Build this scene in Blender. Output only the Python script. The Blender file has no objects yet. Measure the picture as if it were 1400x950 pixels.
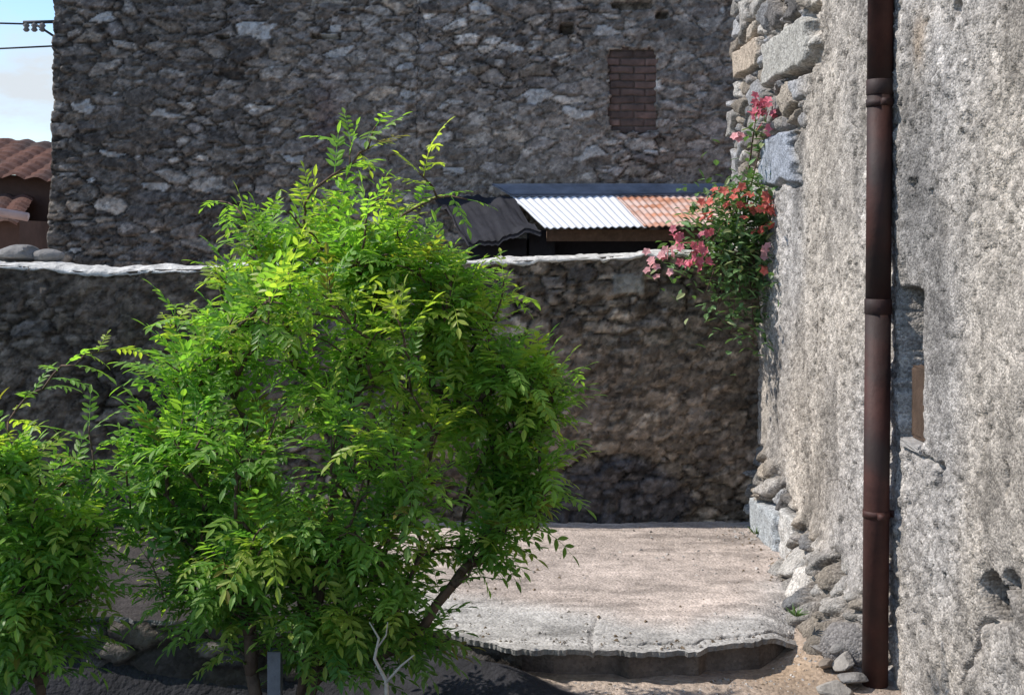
import bpy, bmesh, math, random
import numpy as np
from mathutils import Vector, Matrix

# ---------------------------------------------------------------- camera, world, sun
C = bpy.context.scene.collection
SC = bpy.context.scene
EYE = 1.6; FPX = 1700.0; HOR = 330.0
cam = bpy.data.cameras.new('camera'); camo = bpy.data.objects.new('camera', cam); C.objects.link(camo)
camo.location = (0, 0, EYE); camo.rotation_euler = (math.radians(90), 0, 0)
cam.sensor_width = 36; cam.lens = 36 * FPX / 1400; cam.shift_y = -(475 - HOR) / 1400
cam.clip_start = 0.05; cam.clip_end = 2000
SC.camera = camo
SUN = Vector((-0.68, 0.06, 0.73)).normalized()
el = math.asin(SUN.z); az = math.atan2(SUN.x, SUN.y)
w = bpy.data.worlds.new('World'); SC.world = w; w.use_nodes = True
nt = w.node_tree; nt.nodes.clear()
def N(nt, t, **k):
    n = nt.nodes.new(t)
    for a, b in k.items(): setattr(n, a, b)
    return n
out = N(nt, 'ShaderNodeOutputWorld'); bg = N(nt, 'ShaderNodeBackground'); bg.inputs[1].default_value = 0.15
sky = N(nt, 'ShaderNodeTexSky', sky_type='NISHITA', sun_disc=False)
sky.sun_elevation = el; sky.sun_rotation = az; sky.air_density = 1.0; sky.dust_density = 0.1; sky.ozone_density = 3.0; sky.altitude = 600
tc = N(nt, 'ShaderNodeTexCoord'); mp = N(nt, 'ShaderNodeMapping'); mp.inputs['Scale'].default_value = (1.0, 1.0, 2.6)
mp.inputs['Location'].default_value = (0.35, 0.2, 0.1)
cn = N(nt, 'ShaderNodeTexNoise'); cn.inputs['Scale'].default_value = 3.2; cn.inputs['Detail'].default_value = 7; cn.inputs['Roughness'].default_value = 0.55
cr = N(nt, 'ShaderNodeValToRGB'); cr.color_ramp.elements[0].position = 0.54; cr.color_ramp.elements[1].position = 0.66
mx = N(nt, 'ShaderNodeMix', data_type='RGBA'); mx.inputs['B'].default_value = (3.5, 3.8, 4.1, 1)
L = nt.links.new
L(tc.outputs['Generated'], mp.inputs[0]); L(mp.outputs[0], cn.inputs['Vector']); L(cn.outputs[0], cr.inputs[0])
L(cr.outputs[0], mx.inputs['Factor']); L(sky.outputs[0], mx.inputs['A']); L(mx.outputs['Result'], bg.inputs[0]); L(bg.outputs[0], out.inputs[0])
sl = bpy.data.lights.new('sun', 'SUN'); sl.energy = 3.45; sl.angle = math.radians(0.53); sl.color = (1.0, 0.95, 0.88)
so = bpy.data.objects.new('sun', sl); C.objects.link(so); so.rotation_euler = SUN.to_track_quat('Z', 'Y').to_euler(); so.location = (-4, 2, 8)
SC.view_settings.view_transform = 'Standard'; SC.view_settings.look = 'None'
SC.view_settings.exposure = 0.5; SC.view_settings.gamma = 1; SC.view_settings.use_curve_mapping = False

# ---------------------------------------------------------------- helpers
rnd = random.Random(7); rg = np.random.RandomState(11)
def P(px, py, Y): return Vector(((px - 700) * Y / FPX, Y, EYE - (py - HOR) * Y / FPX))
def hsh(i, j, s=0):
    i = np.asarray(i).astype(np.int64); j = np.asarray(j).astype(np.int64)
    h = (i * 374761393 + j * 668265263 + s * 974711 + 12345) & 0xFFFFFFFF
    h = ((h ^ (h >> 13)) * 1274126177) & 0xFFFFFFFF
    h = ((h ^ (h >> 16)) * 2246822519) & 0xFFFFFFFF
    h = h ^ (h >> 15)
    return (h & 0xFFFFFF) / float(0x1000000)
def vn(x, y, s=0):
    xi = np.floor(x); yi = np.floor(y); fx = x - xi; fy = y - yi
    fx = fx * fx * (3 - 2 * fx); fy = fy * fy * (3 - 2 * fy)
    a = hsh(xi, yi, s); b = hsh(xi + 1, yi, s); c = hsh(xi, yi + 1, s); d = hsh(xi + 1, yi + 1, s)
    return (a * (1 - fx) + b * fx) * (1 - fy) + (c * (1 - fx) + d * fx) * fy - 0.5
def fbm(x, y, o=4, s=0, g=0.5):
    t = 0; a = 1.0
    for k in range(o): t = t + a * vn(x * 2 ** k + 17.3 * k, y * 2 ** k - 9.1 * k, s + k); a *= g
    return t
def sst(a, b, x):
    t = np.clip((x - a) / (b - a), 0, 1); return t * t * (3 - 2 * t)
def stones(u, v, w=0.2, h=0.1, seed=0, ax=0.55, warp=0.03, jit=0.75, size=0.35):
    """coursed rubble: edge distance, stone id hashes, offset from stone centre"""
    u = u + warp * 2 * fbm(u * 6, v * 6, 3, seed + 50); v = v + warp * 1.2 * fbm(u * 5 + 9, v * 7, 3, seed + 60)
    r0 = np.floor(v / h)
    F1 = np.full(u.shape, 9.0); F2 = np.full(u.shape, 9.0); I = np.zeros(u.shape); J = np.zeros(u.shape)
    DX = np.zeros(u.shape); DY = np.zeros(u.shape)
    for dr in (-2, -1, 0, 1, 2):
        r = r0 + dr; sh = hsh(r, 0 * r, seed + 1) * w
        c0 = np.floor((u + sh) / w)
        for dc in (-2, -1, 0, 1, 2):
            c = c0 + dc
            cx = (c + 0.5 + jit * (hsh(c, r, seed + 2) - 0.5)) * w - sh
            cy = (r + 0.5 + jit * (hsh(c, r, seed + 3) - 0.5)) * h
            d = np.sqrt(((u - cx) * ax) ** 2 + (v - cy) ** 2) - size * h * (hsh(c, r, seed + 4) ** 2)
            m = d < F1
            F2 = np.where(m, F1, np.minimum(F2, d))
            I = np.where(m, c, I); J = np.where(m, r, J); DX = np.where(m, u - cx, DX); DY = np.where(m, v - cy, DY)
            F1 = np.where(m, d, F1)
    return F2 - F1, I, J, DX, DY

def props(o, label=None, cat=None, group=None, kind=None):
    if label: o['label'] = label
    if cat: o['category'] = cat
    if group: o['group'] = group
    if kind: o['kind'] = kind
    return o
def mesh_obj(name, verts, faces, mat, parent=None, cols=None, smooth=True, extra=None):
    me = bpy.data.meshes.new(name)
    verts = np.asarray(verts, dtype=np.float32)
    F = faces if isinstance(faces, np.ndarray) else (np.asarray(faces) if len({len(q) for q in faces}) == 1 else None)
    if F is not None:
        n, k = F.shape
        me.vertices.add(len(verts)); me.vertices.foreach_set('co', verts.ravel())
        me.loops.add(n * k); me.loops.foreach_set('vertex_index', F.astype(np.int32).ravel())
        me.polygons.add(n); me.polygons.foreach_set('loop_start', np.arange(0, n * k, k, dtype=np.int32))
        me.update(calc_edges=True)
    else:
        me.from_pydata([tuple(map(float, v)) for v in verts], [], faces)
    me.polygons.foreach_set('use_smooth', np.full(len(me.polygons), smooth))
    if cols is not None:
        a = me.color_attributes.new('Col', 'FLOAT_COLOR', 'POINT')
        cc = np.ones((len(verts), 4), dtype=np.float32); cc[:, :3] = cols; a.data.foreach_set('color', cc.ravel())
    if mat: me.materials.append(mat)
    me.validate(); me.update()
    o = bpy.data.objects.new(name, me); C.objects.link(o)
    if parent: o.parent = parent
    return o
def empty(name, loc=(0, 0, 0)):
    o = bpy.data.objects.new(name, None); C.objects.link(o); o.location = loc; o.empty_display_size = 0.2; return o
def keep(o, parent):
    """parent keeping world coordinates (parents here are unrotated empties)"""
    o.parent = parent; o.matrix_parent_inverse = Matrix.Translation(parent.location).inverted(); return o
def grid_faces(nu, nv, flip=False):
    a = np.arange(nu - 1)[:, None] * nv + np.arange(nv - 1)[None, :]
    q = np.stack([a, a + nv, a + nv + 1, a + 1], -1).reshape(-1, 4)
    return q[:, ::-1] if flip else q
def merge(parts):
    V = []; F = []; n = 0
    for v, f in parts:
        V.append(np.asarray(v, dtype=float)); F += [tuple(int(i) + n for i in q) for q in f]; n += len(v)
    return np.concatenate(V), F
def box(x0, x1, y0, y1, z0, z1):
    v = [(x, y, z) for x in (x0, x1) for y in (y0, y1) for z in (z0, z1)]
    return v, [(0, 1, 3, 2), (4, 6, 7, 5), (0, 4, 5, 1), (2, 3, 7, 6), (0, 2, 6, 4), (1, 5, 7, 3)]
def tube(pts, rad, seg=8):
    pts = [Vector(p) for p in pts]; V = []; F = []
    if not hasattr(rad, '__len__'): rad = [rad] * len(pts)
    ref = Vector((0.13, 0.97, 0.21))
    for i, p in enumerate(pts):
        d = (pts[min(i + 1, len(pts) - 1)] - pts[max(i - 1, 0)]).normalized()
        a = d.cross(ref);
        if a.length < 1e-3: a = d.cross(Vector((1, 0, 0)))
        a.normalize(); b = d.cross(a)
        for k in range(seg):
            t = 2 * math.pi * k / seg; V.append(tuple(p + (a * math.cos(t) + b * math.sin(t)) * rad[i]))
    for i in range(len(pts) - 1):
        for k in range(seg):
            k2 = (k + 1) % seg; F.append((i * seg + k, i * seg + k2, (i + 1) * seg + k2, (i + 1) * seg + k))
    F.append(tuple(range(seg))[::-1]); F.append(tuple((len(pts) - 1) * seg + k for k in range(seg)))
    return V, F

def rough_mat(name, base=None, attr=False, var=0.25, scale=8, bump=0.4, bscale=60, bdist=0.01, rough=0.92, spots=None, tint=None, metallic=0.0, detail=6):
    m = bpy.data.materials.new(name); m.use_nodes = True; t = m.node_tree; n = t.nodes; l = t.links.new
    b = n['Principled BSDF']; b.inputs['Roughness'].default_value = rough; b.inputs['Metallic'].default_value = metallic
    b.inputs['Specular IOR Level'].default_value = 0.25
    co = N(t, 'ShaderNodeTexCoord')
    if attr:
        a = N(t, 'ShaderNodeVertexColor', layer_name='Col'); src = a.outputs[0]
    else:
        a = N(t, 'ShaderNodeRGB'); a.outputs[0].default_value = (*base, 1); src = a.outputs[0]
    n1 = N(t, 'ShaderNodeTexNoise'); n1.inputs['Scale'].default_value = scale; n1.inputs['Detail'].default_value = detail; n1.inputs['Roughness'].default_value = 0.65
    l(co.outputs['Object'], n1.inputs['Vector'])
    mr = N(t, 'ShaderNodeMapRange'); mr.inputs['From Min'].default_value = 0.25; mr.inputs['From Max'].default_value = 0.75
    mr.inputs['To Min'].default_value = 1 - var; mr.inputs['To Max'].default_value = 1 + var
    l(n1.outputs[0], mr.inputs[0])
    mu = N(t, 'ShaderNodeMix', data_type='RGBA', blend_type='MULTIPLY'); mu.inputs['Factor'].default_value = 1
    l(src, mu.inputs['A']); l(mr.outputs[0], mu.inputs['B']); src = mu.outputs['Result']
    if tint:   # (colour, scale, threshold)
        n2 = N(t, 'ShaderNodeTexNoise'); n2.inputs['Scale'].default_value = tint[1]; n2.inputs['Detail'].default_value = 5
        l(co.outputs['Object'], n2.inputs['Vector'])
        r2 = N(t, 'ShaderNodeMapRange'); r2.inputs['From Min'].default_value = tint[2]; r2.inputs['From Max'].default_value = tint[2] + 0.15
        r2.inputs['To Max'].default_value = 0.8
        l(n2.outputs[0], r2.inputs[0])
        m2 = N(t, 'ShaderNodeMix', data_type='RGBA'); m2.inputs['B'].default_value = (*tint[0], 1)
        l(r2.outputs[0], m2.inputs['Factor']); l(src, m2.inputs['A']); src = m2.outputs['Result']
    if spots:  # gravel / pebble aggregate: (scale, strength)
        vo = N(t, 'ShaderNodeTexVoronoi'); vo.inputs['Scale'].default_value = spots[0]
        l(co.outputs['Object'], vo.inputs['Vector'])
        sp = N(t, 'ShaderNodeSeparateColor'); l(vo.outputs['Color'], sp.inputs[0])
        r3 = N(t, 'ShaderNodeMapRange'); r3.inputs['To Min'].default_value = 1 - spots[1]; r3.inputs['To Max'].default_value = 1 + spots[1] * 0.7
        l(sp.outputs[0], r3.inputs[0])
        m3 = N(t, 'ShaderNodeMix', data_type='RGBA', blend_type='MULTIPLY'); m3.inputs['Factor'].default_value = 1
        l(src, m3.inputs['A']); l(r3.outputs[0], m3.inputs['B']); src = m3.outputs['Result']
    l(src, b.inputs['Base Color'])
    n4 = N(t, 'ShaderNodeTexNoise'); n4.inputs['Scale'].default_value = bscale; n4.inputs['Detail'].default_value = 5; n4.inputs['Roughness'].default_value = 0.6
    l(co.outputs['Object'], n4.inputs['Vector'])
    bp = N(t, 'ShaderNodeBump'); bp.inputs['Strength'].default_value = bump; bp.inputs['Distance'].default_value = bdist
    l(n4.outputs[0], bp.inputs['Height'])
    if spots:
        bp2 = N(t, 'ShaderNodeBump', invert=True); bp2.inputs['Strength'].default_value = 0.6; bp2.inputs['Distance'].default_value = 0.006
        l(vo.outputs['Distance'], bp2.inputs['Height']); l(bp.outputs[0], bp2.inputs['Normal']); l(bp2.outputs[0], b.inputs['Normal'])
    else: l(bp.outputs[0], b.inputs['Normal'])
    return m
def leaf_mat(name, gloss=0.35, trans=0.35, tmul=(1.3, 1.5, 0.5)):
    m = bpy.data.materials.new(name); m.use_nodes = True; t = m.node_tree; n = t.nodes; l = t.links.new
    b = n['Principled BSDF']; b.inputs['Roughness'].default_value = 0.45; b.inputs['Specular IOR Level'].default_value = gloss
    a = N(t, 'ShaderNodeVertexColor', layer_name='Col'); l(a.outputs[0], b.inputs['Base Color'])
    tr = N(t, 'ShaderNodeBsdfTranslucent'); mu = N(t, 'ShaderNodeMix', data_type='RGBA', blend_type='MULTIPLY'); mu.inputs['Factor'].default_value = 1
    mu.inputs['B'].default_value = (*tmul, 1); l(a.outputs[0], mu.inputs['A']); l(mu.outputs['Result'], tr.inputs[0])
    mi = N(t, 'ShaderNodeMixShader'); mi.inputs[0].default_value = trans
    l(b.outputs[0], mi.inputs[1]); l(tr.outputs[0], mi.inputs[2]); l(mi.outputs[0], n['Material Output'].inputs[0])
    return m

M_stone = rough_mat('rubble_stone', attr=True, var=0.38, scale=14, bump=0.7, bscale=45, bdist=0.02, spots=(38, 0.3))
M_plaster = rough_mat('pebbledash_render', attr=True, var=0.28, scale=9, bump=0.6, bscale=85, bdist=0.009, spots=(110, 0.42))
M_mortar = rough_mat('lime_mortar', base=(0.60, 0.575, 0.53), var=0.5, scale=16, bump=0.8, bscale=40, bdist=0.02)
M_terrace = rough_mat('terrace_concrete', attr=True, var=0.30, scale=11, bump=0.5, bscale=90, bdist=0.008, spots=(80, 0.22), detail=9)
M_ground = rough_mat('sandy_ground', attr=True, var=0.3, scale=4, bump=0.8, bscale=30, bdist=0.02, spots=(60, 0.2))
M_brick = rough_mat('old_brick', attr=True, var=0.3, scale=20, bump=0.5)
M_zinc = rough_mat('galvanised_sheet', base=(0.78, 0.80, 0.84), var=0.08, scale=6, bump=0.15, rough=0.5, metallic=0.0)
M_rust = rough_mat('rusty_sheet', base=(0.44, 0.20, 0.12), var=0.5, scale=7, bump=0.3, rough=0.8, tint=((0.60, 0.47, 0.42), 3.0, 0.42))
M_tar = rough_mat('bitumen', base=(0.022, 0.022, 0.028), var=0.3, scale=6, bump=0.4, rough=0.85)
M_flash = rough_mat('lead_flashing', base=(0.20, 0.21, 0.24), var=0.4, scale=5, bump=0.5, bscale=20, rough=0.7)
M_pipe = rough_mat('brown_painted_pipe', base=(0.058, 0.022, 0.017), var=0.5, scale=9, bump=0.5, bscale=30, bdist=0.005, rough=0.66, tint=((0.030, 0.021, 0.019), 3.5, 0.47))
M_pipe.node_tree.nodes['Principled BSDF'].inputs['Specular IOR Level'].default_value = 0.35
M_iron = rough_mat('black_iron', base=(0.05, 0.05, 0.055), var=0.2, rough=0.6)
M_wood = rough_mat('old_wood', base=(0.085, 0.055, 0.038), var=0.35, scale=14, bump=0.5, bscale=50, rough=0.85)
M_bark = rough_mat('bark', base=(0.13, 0.085, 0.06), var=0.4, scale=18, bump=0.8, bscale=40, bdist=0.01)
M_palebark = rough_mat('pale_dead_wood', base=(0.5, 0.44, 0.36), var=0.25, scale=18, bump=0.4)
M_tile = rough_mat('terracotta_tile', base=(0.13, 0.06, 0.042), var=0.45, scale=3, bump=0.5, tint=((0.06, 0.045, 0.04), 1.5, 0.48))
M_housewall = rough_mat('brown_wall', base=(0.11, 0.065, 0.05), var=0.3, scale=3)
M_housewall2 = rough_mat('grey_mortar', base=(0.34, 0.32, 0.30), var=0.35, scale=20, bump=0.6)
M_pinkeave = rough_mat('pale_pink_eave', base=(0.62, 0.47, 0.44), var=0.15)
M_leaf = leaf_mat('pinnate_leaf', trans=0.58, gloss=0.45)
M_leaf2 = leaf_mat('shrub_leaf', trans=0.25)
M_petal = leaf_mat('petal', gloss=0.2, trans=0.25, tmul=(1.2, 0.9, 0.9))

# ---------------------------------------------------------------- ground sheet
def edge_y(x):
    pts = [(-6, 5.35), (-2, 5.3), (-0.9, 5.22), (-0.3, 5.14), (0.0, 4.90), (0.1, 4.89), (0.42, 4.88), (0.46, 4.84), (0.74, 4.86), (0.78, 4.93), (1.0, 4.98), (1.25, 5.2), (1.9, 5.5)]
    return np.interp(x, [p[0] for p in pts], [p[1] for p in pts])
def ground_z(x, y):
    z = -0.125 - 0.42 * sst(0.15, -1.3, x) * sst(5.35, 4.9, y) - 0.03 * sst(4.9, 3.0, y)
    z = z + 0.085 * sst(0.95, 1.3, x) * sst(4.6, 5.2, y) * sst(1.7, 1.5, x)
    z = z + 0.115 * sst(0.22, -0.12, x - 0.9 * (4.82 - y)) * sst(4.45, 4.9, y) * sst(-0.9, -0.45, x)  # mound added to carry the painted tree-shadow wedge
    near = sst(14, 8, np.hypot(x, y))
    return z + near * (0.03 * fbm(x * 1.7, y * 1.7, 4, 3) + 0.008 * fbm(x * 14, y * 14, 3, 5))
gx = np.concatenate([[-900, -400, -150, -60, -25, -12, -8], np.arange(-6, 2.4, 0.035), [3, 4, 6, 12, 25, 60, 150, 400, 900]])
gy = np.concatenate([[-900, -300, -100, -30, -10, -3, 0, 1.5, 2.5], np.arange(3, 6.0, 0.025), [6.5, 7, 8, 9, 10, 12, 16, 25, 50, 120, 300, 900]])
GX, GY = np.meshgrid(gx, gy, indexing='ij')
GZ = ground_z(GX, GY)
gcol = np.array([0.42, 0.34, 0.28]) * (1 + 0.3 * fbm(GX * 2, GY * 2, 4, 81))[..., None]
org = np.exp(-(((GX - 1.12) / 0.22) ** 2 + ((GY - 4.95) / 0.3) ** 2))[..., None]; gcol = gcol * (1 - 0.5 * org) + np.array([0.46, 0.31, 0.18]) * 0.5 * org
soil_shade = (sst(0.17, 0.08, GX - 0.9 * (4.85 - GY) + 0.07 * fbm(GX * 6, GY * 6, 4, 83)) * sst(7, 6, GY) * sst(-30, -20, GX))[..., None]
gcol = gcol * (1 - soil_shade) + np.array([0.026, 0.025, 0.028]) * (1 + 0.5 * fbm(GX * 15, GY * 15, 3, 84))[..., None] * soil_shade  # dark soil on the left; its wedge at the step is painted tree shadow
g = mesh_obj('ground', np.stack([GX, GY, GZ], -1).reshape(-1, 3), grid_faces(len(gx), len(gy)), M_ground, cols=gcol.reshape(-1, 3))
props(g, 'sandy beige ground running below the terrace step', 'ground', kind='structure')

# terrace slab (upper walking surface)
tx = np.concatenate([np.arange(-5.2, -0.6, 0.03), np.arange(-0.6, 1.75, 0.009)]); tv = np.linspace(0, 1, 210) ** 1.3
TX, TV = np.meshgrid(tx, tv, indexing='ij')
ey = edge_y(TX) + 0.012 * fbm(TX * 6, TX * 0, 4, 21) + 0.022 * fbm(TX * 24, TX * 0, 4, 24, 0.7) + 0.035 * (np.round(hsh(np.floor(TX * 4.3 + 0.4 * vn(TX * 3, TX * 0, 9)), 0 * TX, 25) * 3) / 3 - 0.5)
TY = ey + TV * (7.35 - ey)
TZ = 0.012 * fbm(TX * 1.5, TY * 1.5, 4, 31) + 0.0035 * fbm(TX * 14, TY * 14, 4, 33)
d_edge = TY - ey
                               # worn arris
ck = np.abs(d_edge - 0.09 - 0.04 * fbm(TX * 3, TX * 0, 3, 40))
TZ -= 0.018 * (1 - sst(0.0, 0.018, ck)) * sst(0.35, 0.5, TX)            # crack along the edge slab
ck2 = np.abs(TX - 0.33 - 0.06 * fbm(TY * 3, TY * 0, 3, 44)); TZ -= 0.012 * (1 - sst(0, 0.015, ck2)) * sst(0.6, 0.3, d_edge)
TZ -= 0.11 * sst(1.02, 1.28, TX) * sst(0.55, 0.0, d_edge)
for jy, x0_, x1_ in ((5.42, -1, 1.1), (5.95, 0.1, 1.5), (6.45, -1, 1.5)):
    jj = np.abs(TY - jy - 0.05 * fbm(TX * 2.3, TX * 0 + jy, 4, 46)); TZ -= 0.010 * (1 - sst(0.0, 0.014, jj)) * sst(-0.1, 0.15, fbm(TX * 2, TY * 0 + jy, 2, 47)) * (TX > x0_) * (TX < x1_)
grey = sst(0.75, 0.35, d_edge + 0.5 * fbm(TX * 1.3, TY * 1.3, 3, 51))
sand = np.array([0.47, 0.395, 0.345]); cgr = np.array([0.42, 0.40, 0.375])
col = sand * (1 - grey[..., None]) + cgr * grey[..., None]
col = col * (1 + 0.35 * fbm(TX * 2.2, TY * 3.0, 4, 61))[..., None]
dirt = sst(0.12, 0.35, fbm(TX * 4, TY * 13, 5, 71)); col = col * (1 - 0.30 * dirt[..., None])
lite = sst(0.1, 0.4, fbm(TX * 3, TY * 16, 5, 72)); col = col * (1 + 0.22 * lite[..., None])
crk = (1 - sst(0, 0.02, ck)) * sst(0.35, 0.5, TX); col = col * (1 - 0.6 * crk[..., None])
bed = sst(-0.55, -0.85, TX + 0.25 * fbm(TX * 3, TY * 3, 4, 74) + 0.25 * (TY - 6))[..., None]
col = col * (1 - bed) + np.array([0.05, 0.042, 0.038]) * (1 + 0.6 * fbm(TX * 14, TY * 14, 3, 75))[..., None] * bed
top = np.stack([TX, TY, TZ], -1)
# riser skirt, undercut
nu, nv = TX.shape
lip = top[:, 0].copy(); r1 = lip.copy(); r1[:, 2] -= 0.022; r1[:, 1] += 0.004
r1[:, 1] += 0.012 * fbm(lip[:, 0] * 25, lip[:, 0] * 0, 3, 76); r2 = r1.copy(); r2[:, 1] += 0.05 + 0.02 * fbm(lip[:, 0] * 8, lip[:, 0] * 0, 3, 77); r2[:, 2] -= 0.012
r2[:, 1] = edge_y(lip[:, 0]) + 0.075 + 0.03 * fbm(lip[:, 0] * 5, lip[:, 0] * 0, 3, 79); r3 = r2.copy(); r3[:, 2] = -0.9
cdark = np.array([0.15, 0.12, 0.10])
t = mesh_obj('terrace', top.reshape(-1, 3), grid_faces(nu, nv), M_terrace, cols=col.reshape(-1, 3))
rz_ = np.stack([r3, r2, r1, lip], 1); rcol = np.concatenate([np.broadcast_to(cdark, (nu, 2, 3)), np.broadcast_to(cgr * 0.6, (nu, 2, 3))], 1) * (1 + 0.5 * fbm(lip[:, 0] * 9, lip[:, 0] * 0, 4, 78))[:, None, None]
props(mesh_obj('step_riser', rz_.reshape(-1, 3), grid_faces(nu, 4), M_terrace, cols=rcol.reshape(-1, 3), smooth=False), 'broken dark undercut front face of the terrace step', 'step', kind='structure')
props(t, 'worn sandy concrete terrace between the garden wall and the step', 'terrace', kind='structure')

gvv = []; gff = []; gcc = []; nn_ = 0
tetra = np.array([(1, 0, -.4), (-.5, .87, -.4), (-.5, -.87, -.4), (0.1, 0, .6), (.3, .5, .35)]); tf = np.array([(0, 4, 3), (1, 3, 4), (0, 1, 4), (1, 2, 3), (2, 0, 3), (0, 2, 1)])
for k in range(2600):
    x_ = rg.uniform(-0.6, 1.5); y_ = rg.uniform(4.3, 7.0)
    ed = float(edge_y(x_)); 
    if rg.rand() < 0.55: y_ = ed + rg.normal(0, 0.12) - 0.08
    elif rg.rand() < 0.5: x_ = 1.42 - abs(rg.normal(0, 0.12))
    z_ = 0.002 if y_ > ed + 0.03 else float(ground_z(np.array(x_), np.array(y_)))
    if abs(y_ - ed) < 0.035 and x_ < 1.05: continue
    if y_ < ed and x_ - 0.9 * (4.85 - y_) < 0.22: continue
    if y_ > ed and x_ > 1.02: z_ -= 0.11 * float(sst(1.02, 1.28, np.array(x_)) * sst(0.55, 0.0, np.array(y_ - ed)))
    sc_ = 0.0035 + 0.009 * rg.rand() ** 4; an = rg.uniform(0, 6.28); q = tetra * sc_ * (1 + 0.5 * rg.rand(5, 1)); q = np.stack([q[:, 0] * math.cos(an) - q[:, 1] * math.sin(an) * .8, q[:, 0] * math.sin(an) + q[:, 1] * math.cos(an) * .8, q[:, 2] * .7], -1) + np.array([x_, y_, z_])
    gvv.append(q); gff.append(tf + nn_); nn_ += 5
    gcc.append(np.broadcast_to(np.array([(0.40, 0.37, 0.34), (0.28, 0.25, 0.22), (0.50, 0.46, 0.42), (0.20, 0.15, 0.10)][rg.randint(4)]), (5, 3)))
props(mesh_obj('gravel', np.concatenate(gvv), np.concatenate(gff), M_stone, cols=np.concatenate(gcc), smooth=False), 'loose grit and crumbs of stone scattered on the terrace and the sandy ground', 'gravel', kind='stuff')

# ---------------------------------------------------------------- generic rubble face
def rubble_cols(F, I, J, pal, seed, mortar, mt=0.02):
    k = hsh(I, J, seed + 7); pal = np.array(pal); n = len(pal)
    idx = np.minimum((k * n).astype(int), n - 1); c = pal[idx]
    c = c * (0.55 + 0.95 * hsh(I, J, seed + 9) ** 1.3)[..., None]
    m = sst(mt * 0.35, mt * 1.0, F)[..., None]
    gap = ((hsh(I, J + 3, seed + 13) > 0.45) * (1 - sst(mt * 0.1, mt * 0.5, F)))[..., None]
    return (mortar * (1 - m) + c * m) * (1 - 0.6 * gap)
GREY = [(0.27, 0.245, 0.225), (0.20, 0.185, 0.175), (0.34, 0.315, 0.29), (0.15, 0.138, 0.132), (0.28, 0.24, 0.20), (0.22, 0.205, 0.20), (0.40, 0.375, 0.35), (0.19, 0.165, 0.145)]

# ---------------------------------------------------------------- back building
BY = 10.2; BX0 = -3.78; BX1 = 3.8
bb = empty('stone_building', (0, BY, -0.1))
props(bb, 'tall dark rubble stone building behind the garden wall with a bricked-up window', 'building')
ux = np.concatenate([np.arange(BX0, 2.0, 0.015), np.arange(2.0, BX1, 0.1)])
uz = np.concatenate([np.arange(-0.3, 1.3, 0.1), np.arange(1.3, 3.9, 0.014), np.arange(3.9, 5.3, 0.06)])
U, V = np.meshgrid(ux, uz, indexing='ij')
F, I, J, DX, DY = stones(U, V, 0.145, 0.062, 3, ax=0.42, size=1.0, jit=1.0, warp=0.03)
rh = hsh(I, J, 90)
H = 0.028 * sst(0.0, 0.010, F) + 0.022 * rh + 0.10 * DX * (hsh(I, J, 91) - 0.5) + 0.2 * DY * (hsh(I, J, 92) - 0.5)
H = H + 0.006 * fbm(U * 25, V * 25, 3, 93) + 0.05 * fbm(U * 0.8, V * 0.8, 2, 94)
bc = rubble_cols(F, I, J, GREY, 3, np.array([0.21, 0.185, 0.165]))
sF, sI, sJ, _, _ = stones(U + 11, V + 2, 0.062, 0.034, 13, ax=0.6, size=0.9, jit=1.0, warp=0.015)
bc = bc * (0.62 + 0.76 * hsh(sI, sJ, 113))[..., None] * (1 - 0.45 * (1 - sst(0, 0.008, sF)) * (hsh(sI, sJ, 114) > 0.5))[..., None]; H = H + 0.014 * hsh(sI, sJ, 115)
blend = 0.7 * sst(0.0, 0.3, fbm(U * 0.9, V * 0.9, 3, 95) + 0.18 * sst(-2.6, 0.5, U))   # mortar smeared over the stones
bc = bc * (1 - 0.45 * blend[..., None]) + np.array([0.27, 0.245, 0.22]) * 0.45 * blend[..., None]
H = H * (1 - 0.35 * blend) + 0.02 * blend
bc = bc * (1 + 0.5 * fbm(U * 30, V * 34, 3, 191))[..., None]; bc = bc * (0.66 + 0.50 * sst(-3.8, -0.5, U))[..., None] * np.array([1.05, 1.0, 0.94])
pur = np.exp(-(((U + 1.52) / 0.13) ** 2 + ((V - 2.6) / 0.35) ** 2)) ; bc = bc * (1 - 0.5 * pur[..., None]) + np.array([0.17, 0.115, 0.115]) * 0.5 * pur[..., None]
pale = (hsh(I, J, 97) > 0.955)[..., None] & (F > 0.012)[..., None]; bc = np.where(pale, bc * 0.3 + np.array([0.45, 0.435, 0.415]) * 0.85, bc)
wz0, wz1, wx0, wx1 = 2.50, 3.17, 0.80, 1.18
wn = 0.03 * fbm(U * 14, V * 14, 3, 77); inw = (U + wn > wx0) & (U + wn < wx1) & (V + wn > wz0) & (V + wn < wz1)
H = np.where(inw, -0.06, H)
for (px, py, rx, rz) in ((865, 8, 0.17, 0.035), (775, 40, 0.06, 0.04), (905, 22, 0.05, 0.03), (300, 52, .05, .012), (440, 52, .12, .012)):
    p = P(px, py, BY); e = ((U - p.x) / rx) ** 4 + ((V - p.z) / rz) ** 4 + 0.5 * fbm(U * 20, V * 20, 2, 98)
    H = H - 0.12 * sst(1.2, 0.6, e)
XX = U + 0.0
XX = XX + np.where(U < BX0 + 0.25, 0.025 * fbm(V * 9, V * 0, 3, 99), 0) + 0.02 * np.maximum(V - 1.6, 0) * (U < BX0 + 3)
vv = np.stack([XX, BY - H, V], -1)
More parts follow.
